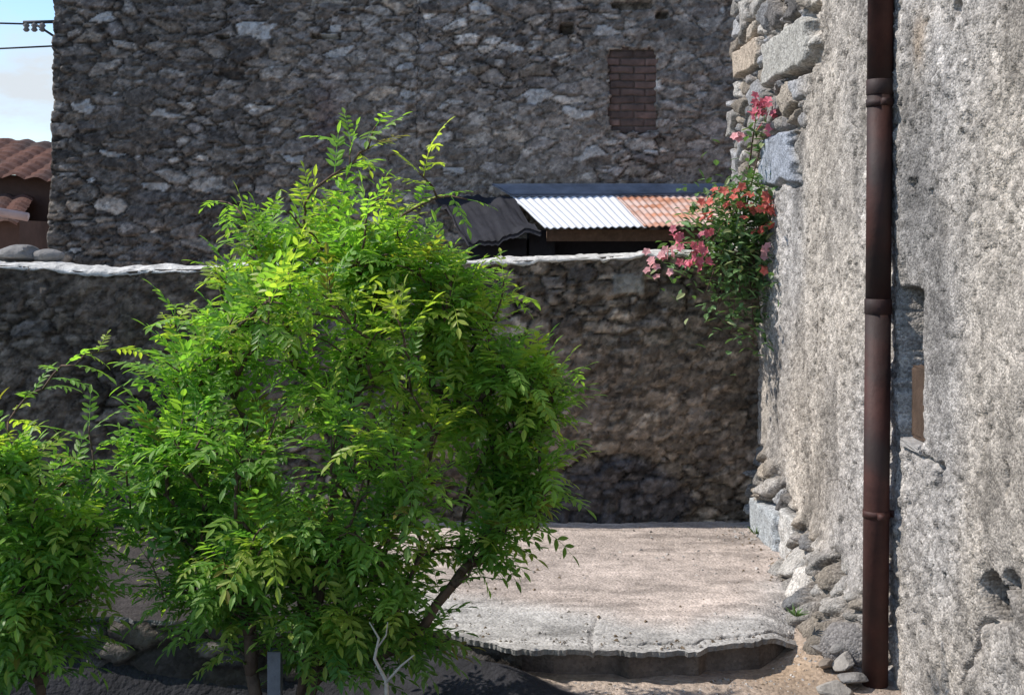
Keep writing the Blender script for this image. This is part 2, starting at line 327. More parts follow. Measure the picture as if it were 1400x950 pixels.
# left return edge
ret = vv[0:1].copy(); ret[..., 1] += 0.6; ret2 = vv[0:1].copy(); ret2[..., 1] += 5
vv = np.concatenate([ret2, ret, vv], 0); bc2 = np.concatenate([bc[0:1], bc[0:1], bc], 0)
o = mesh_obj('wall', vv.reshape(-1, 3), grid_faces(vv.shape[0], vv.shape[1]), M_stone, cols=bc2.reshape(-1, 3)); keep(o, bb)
v, f = merge([box(BX0 + 0.2, BX1, BY + 0.25, BY + 5, -0.3, 5.25)]); o = mesh_obj('side_wall', v, f, M_housewall, smooth=False); keep(o, bb)
# tiled roof out of frame above
v, f = merge([box(BX0 - 0.1, BX1 + 0.1, BY - 0.10, BY + 5.2, 5.27, 5.4)]); o = mesh_obj('roof', v, f, M_tile, smooth=False); keep(o, bb)
# brick infill
ix = np.arange(wx0 - 0.06, wx1 + 0.06, 0.008); iz = np.arange(wz0 - 0.06, wz1 + 0.06, 0.007)
A, B = np.meshgrid(ix, iz, indexing='ij')
A2 = A + 0.008 * fbm(A * 9, B * 9, 2, 6); B2 = B + 0.010 * fbm(A * 8, B * 8, 2, 8)
row = np.floor(B2 / 0.062); off = 0.11 * (row % 2); cl = np.floor((A2 + off) / 0.2)
fr = np.minimum(np.minimum((B2 / 0.062) % 1, 1 - (B2 / 0.062) % 1) * 0.062, np.minimum(((A2 + off) / 0.2) % 1, 1 - ((A2 + off) / 0.2) % 1) * 0.2)
mm = sst(0.003, 0.008, fr); hh = 0.012 * mm + 0.01 * hsh(row, cl, 5) * mm
cb = np.array([0.15, 0.088, 0.068]) * (0.45 + 0.9 * hsh(row, cl, 15))[..., None] * (1 + 0.7 * fbm(A * 14, B * 18, 4, 16))[..., None]; cb = cb * 0.68 + np.array([0.15, 0.13, 0.12]) * 0.32; cb = cb * mm[..., None] + np.array([0.13, 0.10, 0.085]) * (1 - mm[..., None])
o = mesh_obj('brick_infill', np.stack([A, BY + 0.005 - hh, B], -1).reshape(-1, 3), grid_faces(len(ix), len(iz)), M_brick, cols=cb.reshape(-1, 3)); keep(o, bb)

# ---------------------------------------------------------------- garden wall with pale mortar coping
LY = 7.15
gw = empty('garden_wall', (-1.5, LY, 0)); props(gw, 'low shaded rubble wall with whitish mortar coping across the back of the terrace', 'wall')
def top_z(x):
    pxs = [-700, 0, 70, 150, 210, 270, 330, 420, 600, 750, 900, 1060, 1200]
    pys = [352, 362, 366, 374, 368, 368, 362, 364, 360, 355, 347, 338, 336]
    px = 700 + x * FPX / LY
    return EYE - (np.interp(px, pxs, pys) - HOR) * LY / FPX
lx = np.arange(-5.0, 1.62, 0.0125); lv = np.concatenate([np.linspace(-0.1, 0, 4)[:-1], np.linspace(0, 1, 125)])
U, VV = np.meshgrid(lx, lv, indexing='ij'); V = VV * top_z(U)
F, I, J, DX, DY = stones(U + 30, V + 3, 0.115, 0.058, 23, ax=0.5, size=1.0, jit=1.0, warp=0.03)
H = 0.026 * sst(0.0, 0.012, F) + 0.022 * hsh(I, J, 190) + 0.10 * DX * (hsh(I, J, 191) - 0.5) + 0.12 * DY * (hsh(I, J, 192) - 0.5)
H = H + 0.007 * fbm(U * 22, V * 22, 3, 193) + 0.06 * fbm(U * 0.9, V * 0.9, 2, 194)
BRN = [(0.19, 0.16, 0.135), (0.25, 0.21, 0.175), (0.14, 0.12, 0.11), (0.30, 0.265, 0.23), (0.19, 0.158, 0.13), (0.18, 0.165, 0.16)]
c = rubble_cols(F, I, J, BRN, 23, np.array([0.15, 0.125, 0.105]))
sm = sst(-0.05, 0.3, fbm(U * 1.4 + 3, V * 1.4, 3, 195) + 0.15 * sst(0.0, 1.0, U) * sst(1.3, 0.9, V))
c = c * (1 - 0.6 * sm[..., None]) + np.array([0.22, 0.178, 0.148]) * 0.6 * sm[..., None]; H = H * (1 - 0.5 * sm) + 0.03 * sm
bl = 0.85 * sst(1.05, 0.65, ((U - 0.62) / 0.44) ** 2 + ((V - 0.05) / 0.33) ** 2 + 0.5 * fbm(U * 5, V * 5, 3, 199))   # old bitumen patch at the foot
c = c * (1 - bl[..., None]) + np.array([0.062, 0.062, 0.075]) * bl[..., None]; H = H + 0.025 * bl
sF, sI, sJ, _, _ = stones(U + 41, V + 2, 0.045, 0.028, 33, ax=0.6, size=0.9, jit=1.0, warp=0.015)
k_ = 0.55 + 0.9 * hsh(sI, sJ, 213); c = c * k_[..., None] * (1 - 0.5 * (1 - sst(0, 0.007, sF)) * (hsh(sI, sJ, 214) > 0.5))[..., None]; H = H + 0.012 * hsh(sI, sJ, 215)
moss = sst(0.15, 0.4, fbm(U * 2 + 5, V * 2, 4, 200)) * sst(0.9, 1.3, V) ; c = c * (1 - .4 * moss[..., None]) + np.array([0.10, 0.12, 0.06]) * .4 * moss[..., None]
pb = P(859, 388, LY); q = (np.abs(U - pb.x) < 0.088 + 0.006 * fbm(V * 30, U * 0, 2, 1)) & (np.abs(V - pb.z) < 0.056 + 0.006 * fbm(U * 30, U * 0, 2, 2))
c = np.where(q[..., None], np.array([0.27, 0.265, 0.25]), c); H = np.where(q, 0.065 + 0.006 * fbm(U * 30, V * 30, 3, 4), H)
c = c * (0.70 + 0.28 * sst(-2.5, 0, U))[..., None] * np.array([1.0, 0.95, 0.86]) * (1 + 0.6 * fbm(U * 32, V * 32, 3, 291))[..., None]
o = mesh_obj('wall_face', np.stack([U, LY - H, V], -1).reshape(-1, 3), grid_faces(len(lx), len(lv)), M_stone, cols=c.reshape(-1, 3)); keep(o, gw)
# core + coping (rounded mortar cap)
nx = len(lx); prof = []
tt = np.linspace(0, math.pi, 13)
ZT = top_z(lx)
ww = 0.20 + 0.02 * fbm(lx * 5, lx * 0, 3, 210)
thk = 0.030 + 0.022 * fbm(lx * 3.5, lx * 0, 3, 211) + 0.006 * sst(-1.5, -2.6, lx)
rows = []
for k, a in enumerate(tt):
    yy = LY + 0.13 - np.cos(a) * (ww + 0.02 * fbm(lx * 14, 0 * lx + k, 3, 212))
    zz = ZT - 0.012 + np.abs(np.sin(a)) ** 0.8 * thk + 0.014 * fbm(lx * 12, 0 * lx + k * 0.7, 3, 213) - 0.007 * (hsh(np.floor(lx * 5.5 + vn(lx * 2, lx * 0, 3)), 0 * lx, 216) > 0.7)
    rows.append(np.stack([lx, yy, zz], -1))
bot = rows[0].copy(); bot[:, 2] = -0.1; bot[:, 1] = LY + 0.3
und = rows[0].copy(); und[:, 1] = LY + 0.1; und[:, 2] -= 0.04 + 0.012 * fbm(lx * 11, lx * 0, 3, 214)
bk = rows[-1].copy(); bk[:, 2] -= 0.03
arr = np.stack([und] + rows + [bk], 1)
o = mesh_obj('coping', arr.reshape(-1, 3), grid_faces(nx, arr.shape[1]), M_mortar); keep(o, gw)
v, f = merge([box(-5.0, 1.6, LY + 0.08, LY + 0.30, -0.1, 1.40)]); o = mesh_obj('wall_core', v, f, M_housewall, smooth=False); keep(o, gw)

# retaining wall below the terrace on the left
rw = mesh_obj  # alias
rx = np.arange(-5.2, 0.05, 0.02); rz = np.linspace(-0.95, 0.0, 60)
U, V = np.meshgrid(rx, rz, indexing='ij')
F, I, J, DX, DY = stones(U + 60, V + 5, 0.17, 0.10, 43, size=0.9, jit=0.95)
H = 0.03 * sst(0, 0.035, F) + 0.03 * hsh(I, J, 290) + 0.15 * DX * (hsh(I, J, 291) - 0.5) + 0.01 * fbm(U * 20, V * 20, 3, 293)
H = H * sst(0.05, -0.3, U)
Yf = edge_y(U) - 0.0
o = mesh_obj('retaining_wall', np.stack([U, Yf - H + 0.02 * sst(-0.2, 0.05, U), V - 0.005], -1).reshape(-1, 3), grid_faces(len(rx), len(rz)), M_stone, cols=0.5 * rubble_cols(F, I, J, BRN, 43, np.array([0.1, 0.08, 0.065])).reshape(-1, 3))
props(o, 'short rough stone retaining wall under the terrace edge behind the two leafy trees', 'retaining wall')

# ---------------------------------------------------------------- right building (pebbledash)
rb = empty('rendered_house', (1.5, 5, -0.1)); props(rb, 'sunlit house wall in crumbling pale pebbledash with exposed stones at its corner', 'house')
def wallx(y): return 1.43 + 0.03 * (7 - y)
def Yof(px): return 1.64 / ((px - 700) / FPX + 0.03)
ys = np.concatenate([np.arange(0.5, 3.4, 0.08), np.arange(3.4, 7.80, 0.0105)])[::-1]
zs = np.concatenate([np.arange(-0.3, 3.25, 0.0095), np.arange(3.25, 4.6, 0.06)])
Yg, Z = np.meshgrid(ys, zs, indexing='ij')
# exposed stone mask
m1 = sst(6.2, 6.5, Yg + 0.8 * fbm(Yg * 1.2, Z * 1.6, 4, 301) + 0.25 * sst(1.6, 2.6, Z))          # corner strip
m2 = sst(0.0, 0.12, (Yg - 4.93) * 0.07 + 0.27 - Z + 0.32 * fbm(Yg * 2, Z * 2.5, 4, 303)) * sst(4.75, 4.95, Yg) # foot
m1 = m1 * sst(1.75, 2.0, Z + 0.35 * fbm(Yg * 2, Z * 3, 3, 305))
EX = np.maximum(m1, m2)
F, I, J, DX, DY = stones(Yg + 80, Z + 5, 0.26, 0.13, 63, size=0.9, jit=0.9, warp=0.05)
Fb, Ib, Jb, DXb, DYb = stones(Yg + 80, Z + 5, 0.12, 0.07, 64, ax=0.7, size=1.0, jit=1.0, warp=0.04)
lowm = Z < 0.7
Fc, Ic, Jc, DXc, DYc = stones(Yg + 80, Z + 5, 0.22, 0.085, 65, ax=0.6, size=1.0, jit=1.0, warp=0.04); F, I, J, DX, DY = Fc, Ic, Jc, DXc, DYc
F, I, J, DX, DY = [np.where(lowm, b_, a_) for a_, b_ in ((F, Fb), (I, Ib), (J, Jb), (DX, DXb), (DY, DYb))]
Hs = 0.055 * sst(0.0, 0.03, F) + 0.06 * hsh(I, J, 310) + 0.25 * DX * (hsh(I, J, 311) - 0.5) + 0.3 * DY * (hsh(I, J, 312) - 0.5) + 0.016 * fbm(Yg * 18, Z * 18, 3, 313) - 0.045
Fp, Ip, Jp, _, _ = stones(Yg + 7, Z + 3, 0.030, 0.026, 83, ax=0.9, size=0.5, jit=1.0, warp=0.006)
peb = sst(0, 0.008, Fp) * (0.003 + 0.009 * hsh(Ip, Jp, 320)); peb = np.where(hsh(Ip, Jp, 321) > 0.55, peb, peb * 0.25)
Hp = 0.022 + 0.03 * fbm(Yg * 1.1, Z * 1.1, 3, 330) + 0.014 * fbm(Yg * 7, Z * 7, 4, 331) + peb
pit = sst(0.30, 0.45, fbm(Yg * 26, Z * 26, 3, 332)); Hp -= 0.010 * pit; smo = sst(0.0, 0.3, fbm(Yg * 1.6 + 3, Z * 1.6, 4, 334)); Hp += (0.007 - 0.005 * smo) * fbm(Yg * 45, Z * 45, 2, 333) - 0.7 * smo * peb
H = Hp * (1 - EX) + Hs * EX
H += (0.22 * sst(0.30, -0.12, Z) ** 1.3 * sst(4.82, 5.05, Yg) * sst(6.9, 6.0, Yg) + 0.04 * sst(0.55, -0.1, Z) * sst(4.85, 5.1, Yg) + 0.05 * sst(6.4, 6.9, Yg) * sst(0.45, 0.2, Z))   # foot spreads out
pc = np.array([0.378, 0.350, 0.325]) * (1 + 0.30 * fbm(Yg * 1.0, Z * 1.3, 4, 340))[..., None]
warm = sst(-0.1, 0.35, fbm(Yg * 0.9 + 4, Z * 0.6, 3, 341) + 0.3 * sst(5.6, 6.4, Yg)); pc = pc * (1 - warm[..., None]) + np.array([0.42, 0.37, 0.315]) * warm[..., None]
pc = pc * (0.72 + 0.56 * hsh(Ip, Jp, 322))[..., None]
pc = pc * (1 - 0.35 * pit[..., None])
gr = np.exp(-(((Yg - 4.55) / 0.2) ** 2 + ((Z - 1.95) / 0.45) ** 2)); pc = pc * (1 - 0.5 * gr[..., None])      # damp grey streaks
gr = np.exp(-(((Yg - 4.35) / 0.12) ** 2 + ((Z - 1.3) / 0.4) ** 2)); pc = pc * (1 - 0.42 * gr[..., None])
rs = np.exp(-(((Yg - 4.50) / 0.07) ** 2 + ((Z - 2.33) / 0.09) ** 2)); pc = pc * (1 - 0.6 * rs[..., None]) + np.array([0.36, 0.26, 0.17]) * 0.6 * rs[..., None]
SGR = [(0.31, 0.29, 0.265), (0.19, 0.175, 0.165), (0.39, 0.36, 0.325), (0.27, 0.265, 0.265), (0.31, 0.265, 0.215)]
sc = rubble_cols(F, I, J, SGR, 63, np.array([0.27, 0.235, 0.20]))
stn = sst(0.05, 0.4, fbm(Yg * 3.2, Z * 1.3, 5, 345)); pc = pc * (1 - 0.38 * stn[..., None]); lt_ = sst(0.1, 0.35, fbm(Yg * 2.3 + 9, Z * 2.0, 4, 346)); pc = pc * (1 + 0.16 * lt_[..., None])
col = pc * (1 - EX[..., None]) + sc * EX[..., None]
# big blocks of the corner
for (x0, y0, x1, y1, cc_, out_) in ((1052, 42, 1118, 104, (0.40, 0.38, 0.34), 0.055), (1048, 182, 1092, 250, (0.31, 0.33, 0.37), 0.045), (1012, 60, 1045, 100, (0.44, 0.36, 0.28), 0.05), (1046, 690, 1090, 745, (0.40, 0.42, 0.43), 0.10), (1085, 700, 1105, 780, (0.52, 0.5, 0.47), 0.08)):
    ya, yb = Yof(x1), Yof(x0); ym = (ya + yb) / 2; za = EYE - (y1 - HOR) * ym / FPX; zb = EYE - (y0 - HOR) * ym / FPX
    e = np.maximum(np.abs((Yg - ym) / ((yb - ya) / 2)), np.abs((Z - (za + zb) / 2) / ((zb - za) / 2))) + 0.28 * fbm(Yg * 6, Z * 9, 3, 350)
    mk = sst(1.02, 0.9, e)
    gap = sst(1.25, 1.08, e) * (1 - mk)
    H = H * (1 - mk) + (out_ + 0.012 * fbm(Yg * 14, Z * 14, 3, 351)) * mk - 0.05 * gap
    col = col * (1 - mk[..., None]) + np.array(cc_) * mk[..., None]
# holes and the slot
def hole(px, py, ry, rz, dep, seed, na=1.6):
    global H, col
    y0 = Yof(px); z0 = EYE - (py - HOR) * y0 / FPX
    e = ((Yg - y0) / ry) ** 2 + ((Z - z0) / rz) ** 2 + na * fbm(Yg * 13, Z * 13, 3, seed)
    H = H - dep * sst(1.15, 0.55, e); col = col * (1 - 0.9 * sst(1.15, 0.85, e) * (dep > .15))[..., None]  # deep holes also get shade painted into their colour
hole(1374, 818, 0.10, 0.075, 0.34, 360, .5); hole(1398, 797, .06, .035, .2, 361, .5); hole(1321, 8, 0.035, 0.025, 0.12, 362)
hole(1095, 105, 0.28, 0.02, 0.12, 363); hole(1256, 252, 0.03, 0.02, 0.06, 364); hole(1282, 264, 0.03, 0.015, 0.05, 365)
hole(1294, 650, 0.03, 0.06, 0.04, 366); hole(1392, 650, 0.02, 0.07, 0.05, 367); hole(1120, 15, .12, .03, .10, 368); hole(1085, 15, .12, .03, .1, 369)
SY0, SY1, SZ0, SZ1 = Yof(1269), Yof(1237), 0.865, 1.415
e = np.maximum(np.abs((Yg - (SY0 + SY1) / 2) / ((SY1 - SY0) / 2)), np.abs((Z - (SZ0 + SZ1) / 2) / ((SZ1 - SZ0) / 2))) + 0.05 * fbm(Yg * 9, Z * 9, 3, 370)
H = H - 0.33 * sst(1.06, 0.97, e)
slot_shade = (sst(1.06, 0.97, e))[..., None]; col = col * (1 - 0.62 * slot_shade)  # shade inside the slot painted into the wall colour
# cracks
def crack(pts, wd, dep):
    global H
    dm = np.full(Yg.shape, 9.0)
    q = [(Yof(a), EYE - (b - HOR) * Yof(a) / FPX) for a, b in pts]
    wy = Yg + 0.03 * fbm(Yg * 8, Z * 8, 3, 380); wz = Z + 0.03 * fbm(Yg * 8 + 5, Z * 8, 3, 381)
    for (a, b), (c_, d_) in zip(q[:-1], q[1:]):
        l2 = (c_ - a) ** 2 + (d_ - b) ** 2; tt_ = np.clip(((wy - a) * (c_ - a) + (wz - b) * (d_ - b)) / l2, 0, 1)
        dm = np.minimum(dm, np.hypot(wy - a - tt_ * (c_ - a), wz - b - tt_ * (d_ - b)))
    H = H - dep * sst(wd, wd * 0.3, dm)
crack([(1400, 842), (1360, 850), (1340, 900), (1325, 935)], 0.012, 0.03)
crack([(1128, 240), (1122, 330), (1124, 440), (1118, 520)], 0.012, 0.022)
crack([(1270, 625), (1300, 640), (1295, 670)], 0.012, 0.03)
crack([(1225, 760), (1232, 850), (1238, 930)], 0.01, 0.02)
vv = np.stack([wallx(Yg) - H, Yg + 0.02 * EX * fbm(Z * 9, Yg * 0, 3, 388), Z], -1)
ra = vv[0:1].copy(); ra[..., 0] += 0.5; ra[..., 1] += 0.01; rbk = vv[0:1].copy(); rbk[..., 0] += 4; rbk[..., 1] += 0.03
vv = np.concatenate([rbk, ra, vv], 0); cc = np.concatenate([col[0:1], col[0:1], col], 0)
o = mesh_obj('wall', vv.reshape(-1, 3), grid_faces(vv.shape[0], vv.shape[1]), M_plaster, cols=cc.reshape(-1, 3)); keep(o, rb)
v, f = merge([box(1.95, 5.5, 0.5, 7.6, -0.3, 4.55)]); o = mesh_obj('inner_wall', v, f, M_housewall, smooth=False); keep(o, rb)
v, f = merge([box(1.22, 5.6, 0.3, 7.9, 4.62, 4.74)]); o = mesh_obj('roof', v, f, M_tile, smooth=False); keep(o, rb)
# sill below the slot and the plank standing in it
def slab(x0, x1, y0, y1, z0, z1, amp, seed, n=7):
    bm = bmesh.new(); bmesh.ops.create_cube(bm, size=1)
    bmesh.ops.bevel(bm, geom=bm.edges[:], offset=0.05, segments=1, affect='EDGES')
    bmesh.ops.subdivide_edges(bm, edges=bm.edges[:], cuts=2, use_grid_fill=True)
    r = random.Random(seed)
    for v_ in bm.verts:
        v_.co = Vector(((x0 + x1) / 2 + v_.co.x * (x1 - x0), (y0 + y1) / 2 + v_.co.y * (y1 - y0), (z0 + z1) / 2 + v_.co.z * (z1 - z0)))
        v_.co += Vector((r.uniform(-amp, amp), r.uniform(-amp, amp), r.uniform(-amp, amp)))
    V_ = [tuple(v_.co) for v_ in bm.verts]; F_ = [tuple(q.index for q in p.verts) for p in bm.faces]
    bm.free(); return V_, F_
wx_ = wallx(4.66)
v, f = slab(wx_ - 0.03, wx_ + 0.10, SY0 + 0.0, SY1 - 0.03, SZ0 - 0.035, SZ0 - 0.006, 0.004, 4); o = mesh_obj('slot_sill', v, f, M_housewall2, smooth=False); keep(o, rb)
v, f = slab(wx_ + 0.01, wx_ + 0.04, Yof(1264), Yof(1243), SZ0, SZ0 + 0.27, 0.003, 5)
o = mesh_obj('wooden_board', v, f, M_wood, smooth=False); props(o, 'short brown board standing inside the narrow wall slot beside the downpipe', 'board')

# ---------------------------------------------------------------- downpipe
dp = empty('downpipe', (1.40, 4.8, -0.1)); props(dp, 'brown metal rainwater downpipe running down the rendered wall', 'drainpipe')
pt = P(1204, 0, 4.8); pbm = P(1196, 950, 4.8); dd = (pt - pbm) / (pt.z - pbm.z)
def pp(z): return pbm + dd * (z - pbm.z)
jz = [EYE - (120 - HOR) * 4.8 / FPX, EYE - (412 - HOR) * 4.8 / FPX - 0.02]
v, f = tube([pp(-0.12), pp(jz[1])], 0.049, 28); v2, f2 = tube([pp(jz[1]), pp(jz[0])], 0.0478, 28); v3, f3 = tube([pp(jz[0]), pp(4.5)], 0.049, 28)
v, f = merge([(v, f), (v2, f2), (v3, f3)]); o = mesh_obj('pipe', v, f, M_pipe); keep(o, dp)
for z in jz:
    v, f = tube([pp(z - 0.03), pp(z - 0.028), pp(z + 0.028), pp(z + 0.03)], [0.049, 0.0515, 0.0515, 0.049], 28); o = mesh_obj('pipe_collar', v, f, M_pipe); keep(o, dp)
for z in (jz[0] - 0.06, 0.55):
    q = pp(z); parts = [tube([q + Vector((0, 0, -0.014)), q + Vector((0, 0, 0.014))], 0.0520, 28), box(q.x + 0.05, q.x + 0.13, q.y - 0.008, q.y + 0.008, q.z - 0.012, q.z + 0.012), box(q.x - 0.012, q.x + 0.012, q.y - 0.085, q.y - 0.05, q.z - 0.012, q.z + 0.012)]
    v, f = merge(parts); o = mesh_obj('pipe_bracket', v, f, M_pipe); keep(o, dp)
for pg in dp.children:
    for p_ in pg.data.polygons:
        if len(p_.vertices) > 4: p_.use_smooth = False

# ---------------------------------------------------------------- shed
sh = empty('shed', (0.9, 9.2, -0.1)); props(sh, 'low lean-to shed with half silver half rusty sheet roof behind the garden wall', 'shed')
def sheet(a, b, c_, d_, n, m, amp, mat, name, label=None, thick=0.004, waves=10):
    """a,b far left/right; c,d near left/right"""
    s = np.linspace(0, 1, n); t_ = np.linspace(0, 1, m); S, T = np.meshgrid(s, t_, indexing='ij')
    a, b, c_, d_ = [np.array(q) for q in (a, b, c_, d_)]
    p = (a * (1 - S[..., None]) + b * S[..., None]) * (1 - T[..., None]) + (c_ * (1 - S[..., None]) + d_ * S[..., None]) * T[..., None]
    hh_ = amp * np.sin(S * waves * 2 * math.pi) + (0.006 if name != 'side_roof' else 0.07) * fbm(S * 5, T * 5, 4, 400)
    p1 = p.copy(); p1[..., 2] += hh_; p2 = p1.copy(); p2[..., 2] -= thick
    v_ = np.concatenate([p1.reshape(-1, 3), p2.reshape(-1, 3)]); f1 = grid_faces(n, m); f2 = grid_faces(n, m, True) + n * m
    def strip(ids): ids = np.array(ids); return np.stack([ids[:-1], ids[:-1] + n * m, ids[1:] + n * m, ids[1:]], -1)
    e1 = strip([i * m + m - 1 for i in range(n)]); e2 = strip([i * m for i in range(n)])[:, ::-1]; e3 = strip(list(range(m))); e4 = strip([(n - 1) * m + i for i in range(m)])[:, ::-1]
    o = mesh_obj(name, v_, np.concatenate([f1, f2, e1, e2, e3, e4]), mat); keep(o, sh)
    if label: o['label'] = label
    return o
ZF = P(700, 268, 10.0); ZN = P(745, 311, 8.3)
sheet(P(698, 268, 10.0), P(842, 266, 10.0), P(745, 311, 8.3), P(884, 310, 8.3), 160, 12, 0.005, M_zinc, 'roof_sheet', 'silvery white corrugated roof sheet', waves=14)
sheet(P(839, 265.5, 10.0), P(1030, 265, 10.0), P(881, 309, 8.3), P(1060, 306, 8.3), 220, 12, 0.005, M_rust, 'roof_sheet', 'rusty red corrugated roof sheet', waves=20)
# front beam, walls
v, f = merge([box(0.24, 1.75, 8.55, 8.68, 1.60, 1.68)]); o = mesh_obj('beam', v, f, M_bark, smooth=False); keep(o, sh)
v, f = merge([box(0.12, 0.3, 8.7, 10.1, -0.1, 1.68), box(0.3, 1.75, 8.9, 9.05, -0.1, 1.66)]); o = mesh_obj('wall', v, f, M_tar, smooth=False); keep(o, sh)
sheet(P(596, 266, 10.1), P(697, 268, 10.1), P(640, 326, 8.5), P(740, 316, 8.4), 60, 12, 0.0, M_tar, 'side_roof', 'dark bitumen side roof', waves=5, thick=0.03)
v, f = merge([box(-0.3, 0.1, 8.7, 10.1, -0.1, 1.62)]); o = mesh_obj('side_wall', v, f, M_tar, smooth=False); keep(o, sh)
sheet(P(672, 251, 10.12), P(1030, 251, 10.12), P(700, 267, 9.9), P(1030, 264.5, 9.9), 100, 6, 0.0, M_flash, 'flashing', waves=3, thick=0.01)

# ---------------------------------------------------------------- trees
def leaflet_strip():
    # unit leaflet along +x, width 1 across y, normal z: base, 3 stations x (l,c,r), tip
    V_ = [(0, 0, 0)]; st = [(0.22, 0.36), (0.5, 0.5), (0.78, 0.30)]
    for x, w_ in st: V_ += [(x, w_, 0.18 * w_), (x, 0, -0.06), (x, -w_, 0.18 * w_)]
    V_.append((1.0, 0, -0.10))
    F_ = [(0, 2, 1), (0, 3, 2), (1, 2, 5), (1, 5, 4), (2, 3, 6), (2, 6, 5), (4, 5, 8), (4, 8, 7), (5, 6, 9), (5, 9, 8), (7, 8, 10), (8, 9, 10)]
    return np.array(V_, dtype=float), np.array(F_)
LV, LF = leaflet_strip()
def nrm(a): return a / (np.linalg.norm(a) + 1e-9)
class Foliage:
    def __init__(s): s.V = []; s.F = []; s.Cc = []; s.n = 0
    def leaflet(s, p, d, up, ln, wd, col, droop=0.0):
        d = nrm(d); side = nrm(np.cross(up, d)); up2 = np.cross(d, side)
        L_ = LV.copy(); x = L_[:, 0]
        loc = p + (x * ln)[:, None] * d + (L_[:, 1] * wd)[:, None] * side + ((L_[:, 2] * wd) - droop * ln * x ** 2)[:, None] * up2
        s.V.append(loc); s.F.append(LF + s.n); s.n += len(LV); s.Cc.append(np.broadcast_to(col, (len(LV), 3)))
    def compound(s, p, d, ln, npair, ll, lw, col, r, bend=0.5):
        """arching rachis with opposite leaflets"""
        d = nrm(np.array(d)); q = np.array(p, dtype=float); k = npair + 1; pts = [q.copy()]; dirs = []
        for i in range(k):
            d = nrm(d + np.array([0, 0, -bend / k])); dirs.append(d); q = q + d * ln / k; pts.append(q.copy())
        up = np.array([r.uniform(-0.35, 0.35), r.uniform(-0.35, 0.35), 1.0])
        for i in range(1, k):
            dd_ = dirs[i]; side = nrm(np.cross(up, dd_)); sc_ = 1 - 0.35 * abs(i / k - 0.45)
            for sg in (-1, 1):
                cj = col * (0.85 + 0.3 * r.random())
                ld = dd_ * 0.62 + side * sg * 0.85 + np.array([0, 0, -0.06 + 0.18 * r.uniform(-1, 1)])
                uu = nrm(np.cross(dd_, side) * -1 if np.cross(dd_, side)[2] < 0 else np.cross(dd_, side)) + np.array([r.uniform(-.3, .3), r.uniform(-.3, .3), 0])
                s.leaflet(pts[i] + dd_ * r.uniform(-.005, .005), ld, uu, ll * sc_ * r.uniform(0.85, 1.1), lw * sc_, cj, droop=r.uniform(0.0, 0.2))
        s.leaflet(pts[-1], dirs[-1], np.array([0, 0, 1.0]), ll, lw, col, droop=0.15)
        # rachis as a thin 3-sided tube
        a = nrm(np.cross(dirs[0], [0.3, 0.2, 1])); b = np.cross(dirs[0], a); V_ = []
        for j, pt_ in enumerate(pts):
            rr = 0.0016 * (1 - 0.5 * j / k)
            for t_ in (0, 2.09, 4.19): V_.append(pt_ + rr * (a * math.cos(t_) + b * math.sin(t_)))
        F_ = []
        for j in range(k):
            for t_ in range(3):
                t2 = (t_ + 1) % 3; A_, B_, C_, D_ = j * 3 + t_, j * 3 + t2, j * 3 + 3 + t2, j * 3 + 3 + t_
                F_ += [(A_, B_, C_), (A_, C_, D_)]
        s.V.append(np.array(V_)); s.F.append(np.array(F_) + s.n); s.n += len(V_); s.Cc.append(np.broadcast_to(col * 1.1, (len(V_), 3)))
    def build(s, name, mat, parent):
        o = mesh_obj(name, np.concatenate(s.V), np.concatenate(s.F), mat, cols=np.concatenate(s.Cc), smooth=False); keep(o, parent); return o

